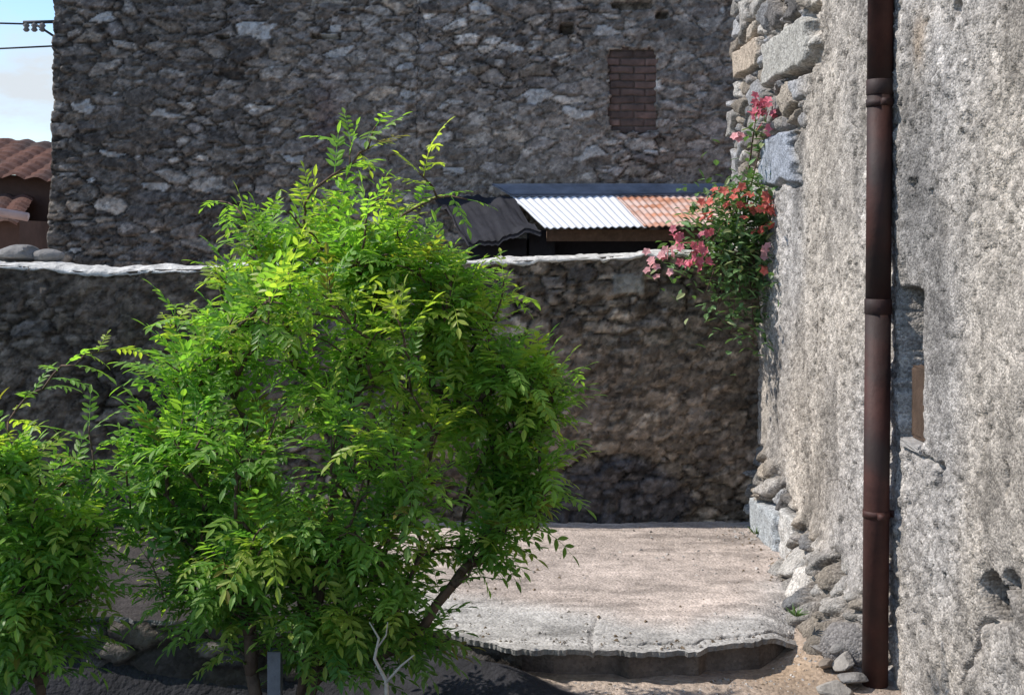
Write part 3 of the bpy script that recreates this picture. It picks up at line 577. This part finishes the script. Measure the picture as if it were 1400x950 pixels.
def grow_tree(name, label, base, Yc, lobes, sprigs, seed, ydep, nshoot, stems, group):
    r = random.Random(seed)
    root = empty(name, base); props(root, label, 'tree', group)
    # skeleton nodes
    nodes = []; par = []; 
    def add(p, pa): nodes.append(Vector(p)); par.append(pa); return len(nodes) - 1
    for st in stems:
        last = add(base + Vector((r.uniform(-.03, .03), r.uniform(-.03, .03), 0)), -1)
        a = nodes[last]; b = Vector(st); n = 9
        side = Vector((r.uniform(-1, 1), r.uniform(-1, 1), 0)) * 0.08
        for i in range(1, n + 1):
            t_ = i / n; last = add(a.lerp(b, t_) + side * math.sin(t_ * math.pi) + Vector((r.uniform(-1, 1), r.uniform(-1, 1), 0)) * 0.012, last)
    tips = []
    tot = sum(l[2] * l[3] for l in lobes)
    for (px, py, rx_, ry_) in lobes:
        cnt = int(round(nshoot * rx_ * ry_ / tot))
        for _ in range(cnt):
            for _try in range(60):
                u_ = Vector((r.uniform(-1, 1), r.uniform(-1, 1), r.uniform(-1, 1)))
                if 0.35 < u_.length < 1:
                    px_ = px + u_.x * rx_; py_ = py - u_.z * ry_; q_ = float(fbm(np.array(px_ / 95.0 + u_.y * 1.3), np.array(py_ / 75.0 - u_.y * 1.1), 2, seed + 600))
                    if q_ > 0.07: break
            u_ = u_ * (u_.length ** -0.35)
            cpt = P(px, py, Yc); s_ = Yc / FPX
            tips.append((cpt + Vector((u_.x * rx_ * s_, u_.y * min(ydep, rx_ * s_ * 1.0), u_.z * ry_ * s_)), 1.0))
    for sp in sprigs: tips.append((P(sp[0], sp[1], Yc + sp[2]), sp[3] if len(sp) > 3 else 0.8))
    tips.sort(key=lambda q: (q[0] - Vector(nodes[8])).length)
    fol = Foliage(); segs = []
    for tip, dens in tips:
        # attach to the nearest lower node
        best = None; bd = 1e9
        for i, nd in enumerate(nodes):
            dv = tip - nd; d_ = dv.length + max(0, nd.z - tip.z + 0.05) * 2.5
            if d_ < bd and dv.length > 0.10: bd = d_; best = i
        a = nodes[best]; ln = (tip - a).length; n = max(3, int(ln / 0.06)); last = best
        arch = Vector((0, 0, 0.14 * ln)); pts = [a]
        for i in range(1, n + 1):
            t_ = i / n; p = a.lerp(tip, t_) + arch * math.sin(t_ * math.pi) + Vector((r.uniform(-1, 1), r.uniform(-1, 1), r.uniform(-1, 1))) * 0.006
            last = add(p, last); pts.append(p)
        segs.append((pts, dens))
    # radii by counting descendants
    cntd = [1] * len(nodes)
    for i in range(len(nodes) - 1, 0, -1):
        if par[i] >= 0: cntd[par[i]] += cntd[i]
    rad = [min(0.034, 0.0018 + 0.00075 * math.sqrt(c_) * 1.05) for c_ in cntd]
    tr_parts = []; tw_parts = []
    for i in range(len(nodes)):
        if par[i] < 0: continue
        t_ = tube([nodes[par[i]], nodes[i]], [rad[par[i]], rad[i]], 7 if rad[i] > 0.008 else 4)
        (tr_parts if rad[i] > 0.012 else tw_parts).append(t_)
    v, f = merge(tr_parts); o = mesh_obj('trunk', v, f, M_bark); keep(o, root)
    v, f = merge(tw_parts); o = mesh_obj('twigs', v, f, M_bark); keep(o, root)
    zmin = min(t_[0].z for t_ in tips); zmax = max(t_[0].z for t_ in tips)
    for pts, dens in segs:
        L_ = sum((pts[i + 1] - pts[i]).length for i in range(len(pts) - 1)); d = (pts[-1] - pts[-2]).normalized()
        nl = max(3, int((4 + min(L_, 0.4) * 13) * dens)); ph = r.uniform(0, 6)
        age = r.random()
        for k in range(nl):
            t_ = 1 - (k / nl) * min(1.0, 0.42 / max(L_, 0.05)); q = t_ * (len(pts) - 1); i = min(int(q), len(pts) - 2)
            p = pts[i].lerp(pts[i + 1], q - i); dl = (pts[i + 1] - pts[i]).normalized()
            ph += 2.4
            a = dl.cross(Vector((0.2, 0.1, 1))); a = a.normalized() if a.length > .01 else Vector((1, 0, 0)); b = dl.cross(a)
            od = (a * math.cos(ph) + b * math.sin(ph)); out_ = od * 0.9 + dl * 0.7 + Vector((0, 0, 0.25))
            if k == 0: out_ = dl + Vector((0, 0, .1))
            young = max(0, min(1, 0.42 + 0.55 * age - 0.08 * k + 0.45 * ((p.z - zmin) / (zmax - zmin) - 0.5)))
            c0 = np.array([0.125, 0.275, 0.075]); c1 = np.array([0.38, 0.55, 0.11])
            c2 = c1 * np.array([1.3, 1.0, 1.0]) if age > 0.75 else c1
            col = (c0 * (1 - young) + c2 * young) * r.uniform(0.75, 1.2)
            if r.random() < 0.012: col = np.array([0.26, 0.22, 0.06])
            big = r.uniform(0.65, 1.25) * (0.75 + 0.25 * dens)
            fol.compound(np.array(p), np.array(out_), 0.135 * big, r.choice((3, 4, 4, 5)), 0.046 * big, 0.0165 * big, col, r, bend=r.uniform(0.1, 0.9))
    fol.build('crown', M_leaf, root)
    return root
TY_ = 4.35
lobes = [(450, 640, 235, 190), (465, 440, 185, 110), (440, 340, 125, 60), (360, 385, 80, 55), (560, 385, 85, 50), (690, 650, 75, 60), (620, 735, 75, 40), (620, 550, 145, 80), (725, 530, 60, 35), (640, 450, 60, 40), (265, 500, 70, 55), (245, 660, 80, 85),
         (660, 680, 70, 55), (490, 800, 130, 80), (285, 760, 110, 75), (620, 420, 60, 50), (490, 880, 80, 50), (560, 850, 50, 50), (330, 850, 80, 40), (690, 690, 50, 40), (230, 730, 70, 70)]
sprigs = [(515, 172, 0, .5), (480, 195, .05, .7), (590, 205, .1, .5), (572, 235, 0, .7), (560, 285, .1, .8), (640, 275, .05, .6), (780, 515, .1, .9), (740, 505, 0, .9), (725, 545, -.1, .9), (735, 575, .1, .8), (745, 530, .15, .9), (755, 555, 0, .8), (235, 445, .1, .8),
          (240, 480, 0, .9), (300, 275, .1, .5), (330, 300, 0, .6), (740, 610, .1, .7), (745, 690, 0, .9), (735, 720, .1, .9), (640, 790, -.1, .8), (665, 770, .1, .7), (700, 405, .1, .7), (690, 385, 0, .6), (480, 230, 0, .9),
          (515, 200, .1, .6), (440, 250, 0, .5), (390, 290, 0, .6), (520, 270, -.1, .9), (165, 620, 0, .9), (160, 720, 0, .8), (180, 800, 0, .7), (430, 290, .1, .8), (500, 300, -.2, .9), (240, 430, 0, .8), (700, 480, 0, .8), (720, 500, 0, .8)]
base = Vector((-0.80, TY_, float(ground_z(np.array(-0.80), np.array(TY_))) - 0.03))
tree = grow_tree('young_tree', 'larger bright green bushy tree with feathery leaves in the middle of the photo', base, TY_, lobes, sprigs, 5, 0.50, 860,
                 [P(400, 700, TY_), P(480, 480, TY_ + .1), P(330, 640, TY_ - .1), P(560, 640, TY_), P(500, 330, TY_)], 'feathery leaved trees')
TL = 4.2
lobes2 = [(20, 690, 120, 80), (-60, 770, 170, 140), (60, 790, 90, 70), (30, 610, 80, 35), (-150, 680, 120, 100), (90, 700, 60, 70), (40, 880, 90, 50)]
sprigs2 = [(150, 480, .1, .5), (100, 500, 0, .6), (60, 530, .1, .7), (20, 560, .1, .6), (120, 580, 0, .8), (130, 640, 0, .8), (110, 870, 0, .7), (60, 870, 0, .8)]
base2 = P(20, 800, TL); base2 = Vector((base2.x, TL, float(ground_z(np.array(base2.x), np.array(TL))) - 0.03))
grow_tree('young_tree', 'smaller feathery green tree cut off by the left edge of the photo', base2, TL, lobes2, sprigs2, 9, 0.45, 330,
          [P(10, 680, TL), P(-60, 680, TL), P(60, 720, TL)], 'feathery leaved trees')
# pale dead stem and stake under the bigger tree
def gp(px, Y): 
    x = (px - 700) * Y / FPX; return Vector((x, Y, float(ground_z(np.array(x), np.array(Y))) - 0.02))
v, f = merge([tube([gp(535, 3.95), P(528, 930, 3.95), P(512, 900, 3.95), P(518, 872, 3.95), P(505, 850, 3.97)], [0.008, 0.007, 0.0055, 0.004, 0.002], 8),
              tube([P(526, 935, 3.95), P(548, 910, 3.93), P(566, 895, 3.92)], [0.005, 0.004, 0.002], 7), tube([P(516, 885, 3.95), P(528, 868, 3.95), P(530, 850, 3.95)], [0.0035, 0.0025, 0.0015], 6)])
o = mesh_obj('dead_stem', v, f, M_palebark); props(o, 'pale bare forked dead stem under the bushy tree', 'dead stem')
q = gp(376, 4.22); v, f = merge([box(q.x - 0.022, q.x + 0.022, q.y - 0.022, q.y + 0.022, q.z, P(376, 888, 4.22).z)]); o = mesh_obj('wooden_stake', v, f, rough_mat('grey_stake', base=(0.17, 0.17, 0.185), var=0.3, scale=15), smooth=False)
props(o, 'grey square wooden stake beside the trunk of the bushy tree', 'stake')

# ---------------------------------------------------------------- flowering shrub over the wall end
fb = empty('flowering_shrub', (1.3, 7.05, 0.0)); props(fb, 'straggly shrub with pink and red flowers at the corner of the rendered house', 'shrub')
r = random.Random(21); parts = []; FOL = Foliage()
fbase = Vector((1.30, 7.75, -0.1))
FY = 6.85
targets = [(1000, 300), (1030, 180), (1035, 150), (975, 330), (940, 360), (1010, 400), (980, 430), (1040, 440), (1045, 330), (1020, 270), (1050, 300), (960, 290), (1080, 345), (1000, 360), (930, 380), (1025, 240), (1030, 470), (1075, 180), (1045, 395), (965, 400), (1000, 455), (1018, 320), (985, 300)]
hub = Vector((1.33, 7.2, 1.66))
parts.append(tube([fbase, Vector((1.32, 7.6, 1.3)), hub], [0.02, 0.016, 0.012], 8))
for (px, py) in targets:
    tp = P(px, py, FY + r.uniform(-.15, .2)); tp.x = min(tp.x, wallx(tp.y) - 0.03)
    pts = [hub.lerp(tp, k / 8) + Vector((0, -.06 * math.sin(k / 8 * math.pi), 0.10 * math.sin(k / 8 * math.pi))) for k in range(9)]
    parts.append(tube(pts, [0.007 - 0.0006 * k for k in range(9)], 5))
    top_ = py < 260
    for k in range(12 if top_ else 85):
        t_ = r.uniform(0.45 if not top_ else 0.6, 1.0) * 8; i = min(int(t_), 7); p = pts[i].lerp(pts[i + 1], t_ - i)
        p = p + Vector((r.gauss(0, 1), r.gauss(0, 1), r.gauss(0, 1))) * (0.025 if top_ else 0.085)
        if p.x > wallx(p.y) - 0.02: p.x = wallx(p.y) - 0.02 - r.random() * .03
        d = Vector((r.uniform(-1, 1), r.uniform(-1, 1), r.uniform(-0.4, 0.8)))
        c_ = np.array([0.13, 0.22, 0.09]) * r.uniform(0.6, 1.5)
        if r.random() < 0.14: c_ = np.array([0.32, 0.36, 0.18])
        FOL.leaflet(np.array(p), np.array(d), np.array([r.uniform(-.5, .5), r.uniform(-.5, .5), 1]), r.uniform(0.04, 0.075), r.uniform(0.022, 0.036), c_, droop=.15)
v, f = merge(parts); o = mesh_obj('stem', v, f, M_bark); keep(o, fb)
FOL.build('foliage', M_leaf2, fb)
PINK = (0.66, 0.20, 0.25); RED = (0.66, 0.17, 0.13); LP = (0.70, 0.36, 0.36)
clusters = [(1040, 147, 16, PINK, 18), (1076, 180, 8, PINK, 3), (1012, 188, 8, LP, 3), (1088, 152, 8, LP, 3), (1035, 292, 26, RED, 19), (975, 272, 20, RED, 9), (946, 340, 28, PINK, 22), (905, 362, 22, LP, 10), (1085, 343, 9, LP, 3), (960, 345, 12, PINK, 8), (968, 300, 10, RED, 5), (1050, 280, 10, RED, 6), (915, 345, 10, LP, 4), (1068, 370, 6, RED, 2), (1008, 262, 8, RED, 3)]
for ci, (px, py, rr, colr, n) in enumerate(clusters):
    PF = Foliage(); cc_ = P(px, py, FY - 0.12)
    cc_.x = min(cc_.x, wallx(cc_.y) - 0.07)
    for k in range(n):
        c_ = cc_ + Vector((r.uniform(-1, 1), r.uniform(-.6, .6), r.uniform(-1, 1))) * rr * FY / FPX
        nn = Vector((r.uniform(-1, 0.4), r.uniform(-1, 0.1), r.uniform(-.2, 1))).normalized()
        a = nn.cross(Vector((0.1, 0.2, 1))).normalized(); b = nn.cross(a); cj = np.array(colr) * r.uniform(0.75, 1.25)
        dv = Vector(c_) - cc_ + Vector((0, 0, 1e-4)); PF.leaflet(np.array(cc_), np.array(dv), np.array([0.3, 0.2, 1]), dv.length, 0.003, np.array([0.06, 0.12, 0.03]))
        for q_ in range(5):
            an = q_ * 1.2566 + 0.3; d = a * math.cos(an) + b * math.sin(an) + nn * 0.35
            PF.leaflet(np.array(c_), np.array(d), np.array(nn), 0.027, 0.024, cj, droop=.2)
    PF.build('flower_cluster', M_petal, fb)
for ch in fb.children:
    if ch.name.startswith('flower_cluster'):
        pass

# ---------------------------------------------------------------- loose rubble at the wall foot
def rock(seed, sx, sy, sz):
    bm = bmesh.new(); bmesh.ops.create_icosphere(bm, subdivisions=3, radius=1); rr = random.Random(seed)
    pl = [(Vector((rr.uniform(-1, 1), rr.uniform(-1, 1), rr.uniform(-1, 1))).normalized(), rr.uniform(0.5, 0.85)) for _ in range(9)]
    for v_ in bm.verts:
        p = v_.co.copy()
        for n_, d_ in pl:
            e_ = p.dot(n_) - d_
            if e_ > 0: p -= n_ * e_ * 0.92
        p += Vector((rr.uniform(-1, 1), rr.uniform(-1, 1), rr.uniform(-1, 1))) * 0.02
        v_.co = Vector((p.x * sx, p.y * sy, p.z * sz))
    V_ = [tuple(v_.co) for v_ in bm.verts]; F_ = [tuple(q.index for q in p.verts) for p in bm.faces]; bm.free(); return V_, F_
rock_mats = [rough_mat('loose_stone_' + n_, base=b_, var=0.35, scale=18, bump=0.8, bscale=40) for n_, b_ in (('grey', (0.22, 0.205, 0.19)), ('pale', (0.33, 0.30, 0.265)), ('brown', (0.22, 0.18, 0.145)))]
spots = [(1140, 935, 4.72, .10, 1), (1105, 915, 4.85, .07, 0), (1165, 905, 4.78, .09, 0), (1130, 890, 4.92, .07, 2), (1155, 868, 4.9, .08, 1), (1095, 880, 5.05, .06, 1), (1075, 850, 5.25, .06, 0), (1120, 850, 5.05, .07, 0),
         (1060, 800, 5.7, .07, 1), (1090, 810, 5.4, .07, 0), (1065, 765, 6.1, .07, 1), (1175, 940, 4.62, .07, 2), (1095, 765, 5.9, .05, 1), (1120, 945, 4.66, .035, 2), (1080, 905, 4.95, .03, 0), (1060, 870, 5.15, .03, 1), (1150, 830, 5.0, .08, 0)]
desc = ['largest jagged pale stone by the foot of the downpipe', 'small grey stone left of the pale jagged stone', 'grey angular stone leaning close to the pipe foot', 'brown stone in the middle of the rubble heap', 'pale stone wedged just left of the lower downpipe', 'pale stone at the left edge of the heap near the step end', 'grey stone beside the right end of the terrace step', 'grey stone stacked above the middle of the heap', 'pale stone where the terrace meets the house wall', 'grey stone against the house wall above the terrace', 'farthest pale stone near the house corner', 'brown stone touching the downpipe at the bottom edge', 'small pale stone on the wall foot near the corner', 'small brown pebble in front of the rubble heap', 'little grey pebble on the sand left of the heap', 'little pale pebble below the terrace step end', 'grey block highest in the heap left of the downpipe']
keep_i = [k for k in range(len(spots)) if k not in (1, 5, 13, 14, 15)]
spots = [spots[k] for k in keep_i]; desc = [desc[k] for k in keep_i]
for i, (px, py, Y, s_, mt) in enumerate(spots):
    c_ = P(px, py, Y); gz = float(ground_z(np.array(c_.x), np.array(Y)))
    c_.x = min(c_.x, wallx(Y) - 0.05)
    v, f = rock(100 + i, s_ * .62 * r.uniform(.8, 1.3), s_ * .62 * r.uniform(.8, 1.5), s_ * .62 * r.uniform(.4, .7)); c_.z = max(gz + s_ * .15, c_.z); c_.z = min(c_.z, gz + 0.02 + 0.62 * max(0, 0.16 - (wallx(Y) - 0.05 - c_.x)))
    o = mesh_obj('rubble_stone', v, f, rock_mats[mt], smooth=False); o.location = c_; o.rotation_euler = (r.uniform(-.4, .4), r.uniform(-.4, .4), r.uniform(0, 6))
    props(o, desc[i], 'stone', 'loose stones at the foot of the rendered wall')

for wi, (px, py, Y, n_, lab) in enumerate(((1088, 846, 5.1, 16, 'small green weed growing in the rubble left of the pipe foot'), (1050, 742, 6.75, 14, 'small weed tuft at the far corner where terrace meets house'))):
    W = Foliage(); c_ = P(px, py, Y); c_.z = max(c_.z, 0.0) + 0.01; c_.x = min(c_.x, wallx(Y) - 0.12)
    for k in range(n_):
        W.leaflet(np.array(c_), np.array([r.uniform(-1, 1), r.uniform(-1, 1), r.uniform(.4, 1.6)]), np.array([r.uniform(-1, 1), r.uniform(-1, 1), .6]), r.uniform(.03, .07), .009, np.array([0.10, 0.17, 0.05]) * r.uniform(.7, 1.3), droop=.3)
    o = mesh_obj('weed', np.concatenate(W.V), np.concatenate(W.F), M_leaf2, cols=np.concatenate(W.Cc), smooth=False); props(o, lab, 'weed', 'weeds by the rendered wall')
# stones on top of garden wall, far left
for i, (px, py, s_, d_) in enumerate(((30, 348, .10, 'grey stone lying on the wall coping at the left edge'), (66, 350, .07, 'small grey stone on the coping beside the stone building corner'), (-8, 350, .09, 'grey stone on the coping cut by the left photo edge'))):
    c_ = P(px, py, 7.36); v, f = rock(300 + i, s_ * 1.4, s_, s_ * .6); o = mesh_obj('coping_stone', v, f, rock_mats[0], smooth=False); o.location = c_
    props(o, d_, 'stone', 'stones lying on the wall coping')

# ---------------------------------------------------------------- far house, bracket, wires
fh = empty('tiled_house', (-8.5, 17, -0.1)); props(fh, 'distant house with brown terracotta roofs at the left edge under the sky', 'house')
def tiled(a, b, c_, d_, mat, name, n=90):
    s = np.linspace(0, 1, n); t_ = np.linspace(0, 1, 40); S, T = np.meshgrid(s, t_, indexing='ij'); a, b, c_, d_ = [np.array(q, dtype=float) for q in (a, b, c_, d_)]
    p = (a * (1 - S[..., None]) + b * S[..., None]) * (1 - T[..., None]) + (c_ * (1 - S[..., None]) + d_ * S[..., None]) * T[..., None]
    p[..., 2] += 0.05 * np.abs(np.sin(S * 18 * math.pi)) + 0.03 * ((T * 9) % 1) + 0.02 * fbm(S * 30, T * 9, 2, 500)
    o = mesh_obj(name, p.reshape(-1, 3), grid_faces(n, 40), mat, smooth=False); keep(o, fh)
tiled((-11, 18.6, 3.36), (-5.6, 18.6, 2.95), (-11, 16.6, 2.75), (-5.6, 16.6, 2.35), M_tile, 'roof')
v, f = box(-11, -5.7, 16.9, 22, -0.1, 2.42); v = [(a_, b_, (2.42 + (-5.7 - a_) * 0.074) if c_ > 1 else c_) for a_, b_, c_ in v]; v, f = merge([(v, f)]); o = mesh_obj('wall', v, f, M_housewall, smooth=False); keep(o, fh)
tiled((-11, 16.8, 2.35), (-6.45, 16.8, 2.18), (-11, 15.2, 1.98), (-6.05, 15.2, 1.80), M_tile, 'lower_roof')
v, f = tube([(-11, 15.2, 2.26), (-5.95, 15.2, 1.89)], 0.06, 8); 
a0 = P(-200, 255, 15.15); a1 = P(38, 297, 15.15)
v, f = tube([a0, a1], 0.055, 8); o = mesh_obj('eave', v, f, M_pinkeave); keep(o, fh)
v, f = box(-11, -6.1, 15.4, 16.9, -0.1, 1.88); v = [(a_, b_, (1.86 + (-6.1 - a_) * 0.036) if c_ > 1 else c_) for a_, b_, c_ in v]; v, f = merge([(v, f)]); o = mesh_obj('lower_wall', v, f, M_housewall, smooth=False); keep(o, fh)

br = empty('wall_bracket', P(68, 30, 10.15)); props(br, 'black iron cable bracket on the stone building corner against the sky', 'bracket')
a = P(78, 30, 10.2); b = P(32, 31, 10.2)
v, f = tube([a, b], 0.014, 8); o = mesh_obj('arm', v, f, M_iron); keep(o, br)
v, f = tube([P(74, 50, 10.2), P(46, 32, 10.2)], 0.010, 8); o = mesh_obj('brace', v, f, M_iron); keep(o, br)
for px in (36, 47, 58):
    q = P(px, 38, 10.2); v, f = tube([q + Vector((0, 0, -.035)), q + Vector((0, 0, -.02)), q, q + Vector((0, 0, .015)), q + Vector((0, 0, .04))], [.012, .028, .016, .028, .012], 10)
    o = mesh_obj('insulator', v, f, rock_mats[0]); keep(o, br)
def wire(p0, p1, sag, label):
    pts = [p0.lerp(p1, k / 16) + Vector((0, 0, -sag * math.sin(k / 16 * math.pi))) for k in range(17)]
    v, f = tube(pts, 0.008, 5); o = mesh_obj('power_line', v, f, M_iron); props(o, label, 'cable', 'power lines across the sky')
wire(P(78, 63, 10.25), P(-900, 40, 11.5), 0.15, 'lower thin dark cable crossing the sky to the stone building')
wire(P(34, 33, 10.2), P(-900, -60, 11.5), 0.15, 'upper thin cable leaving the iron bracket')
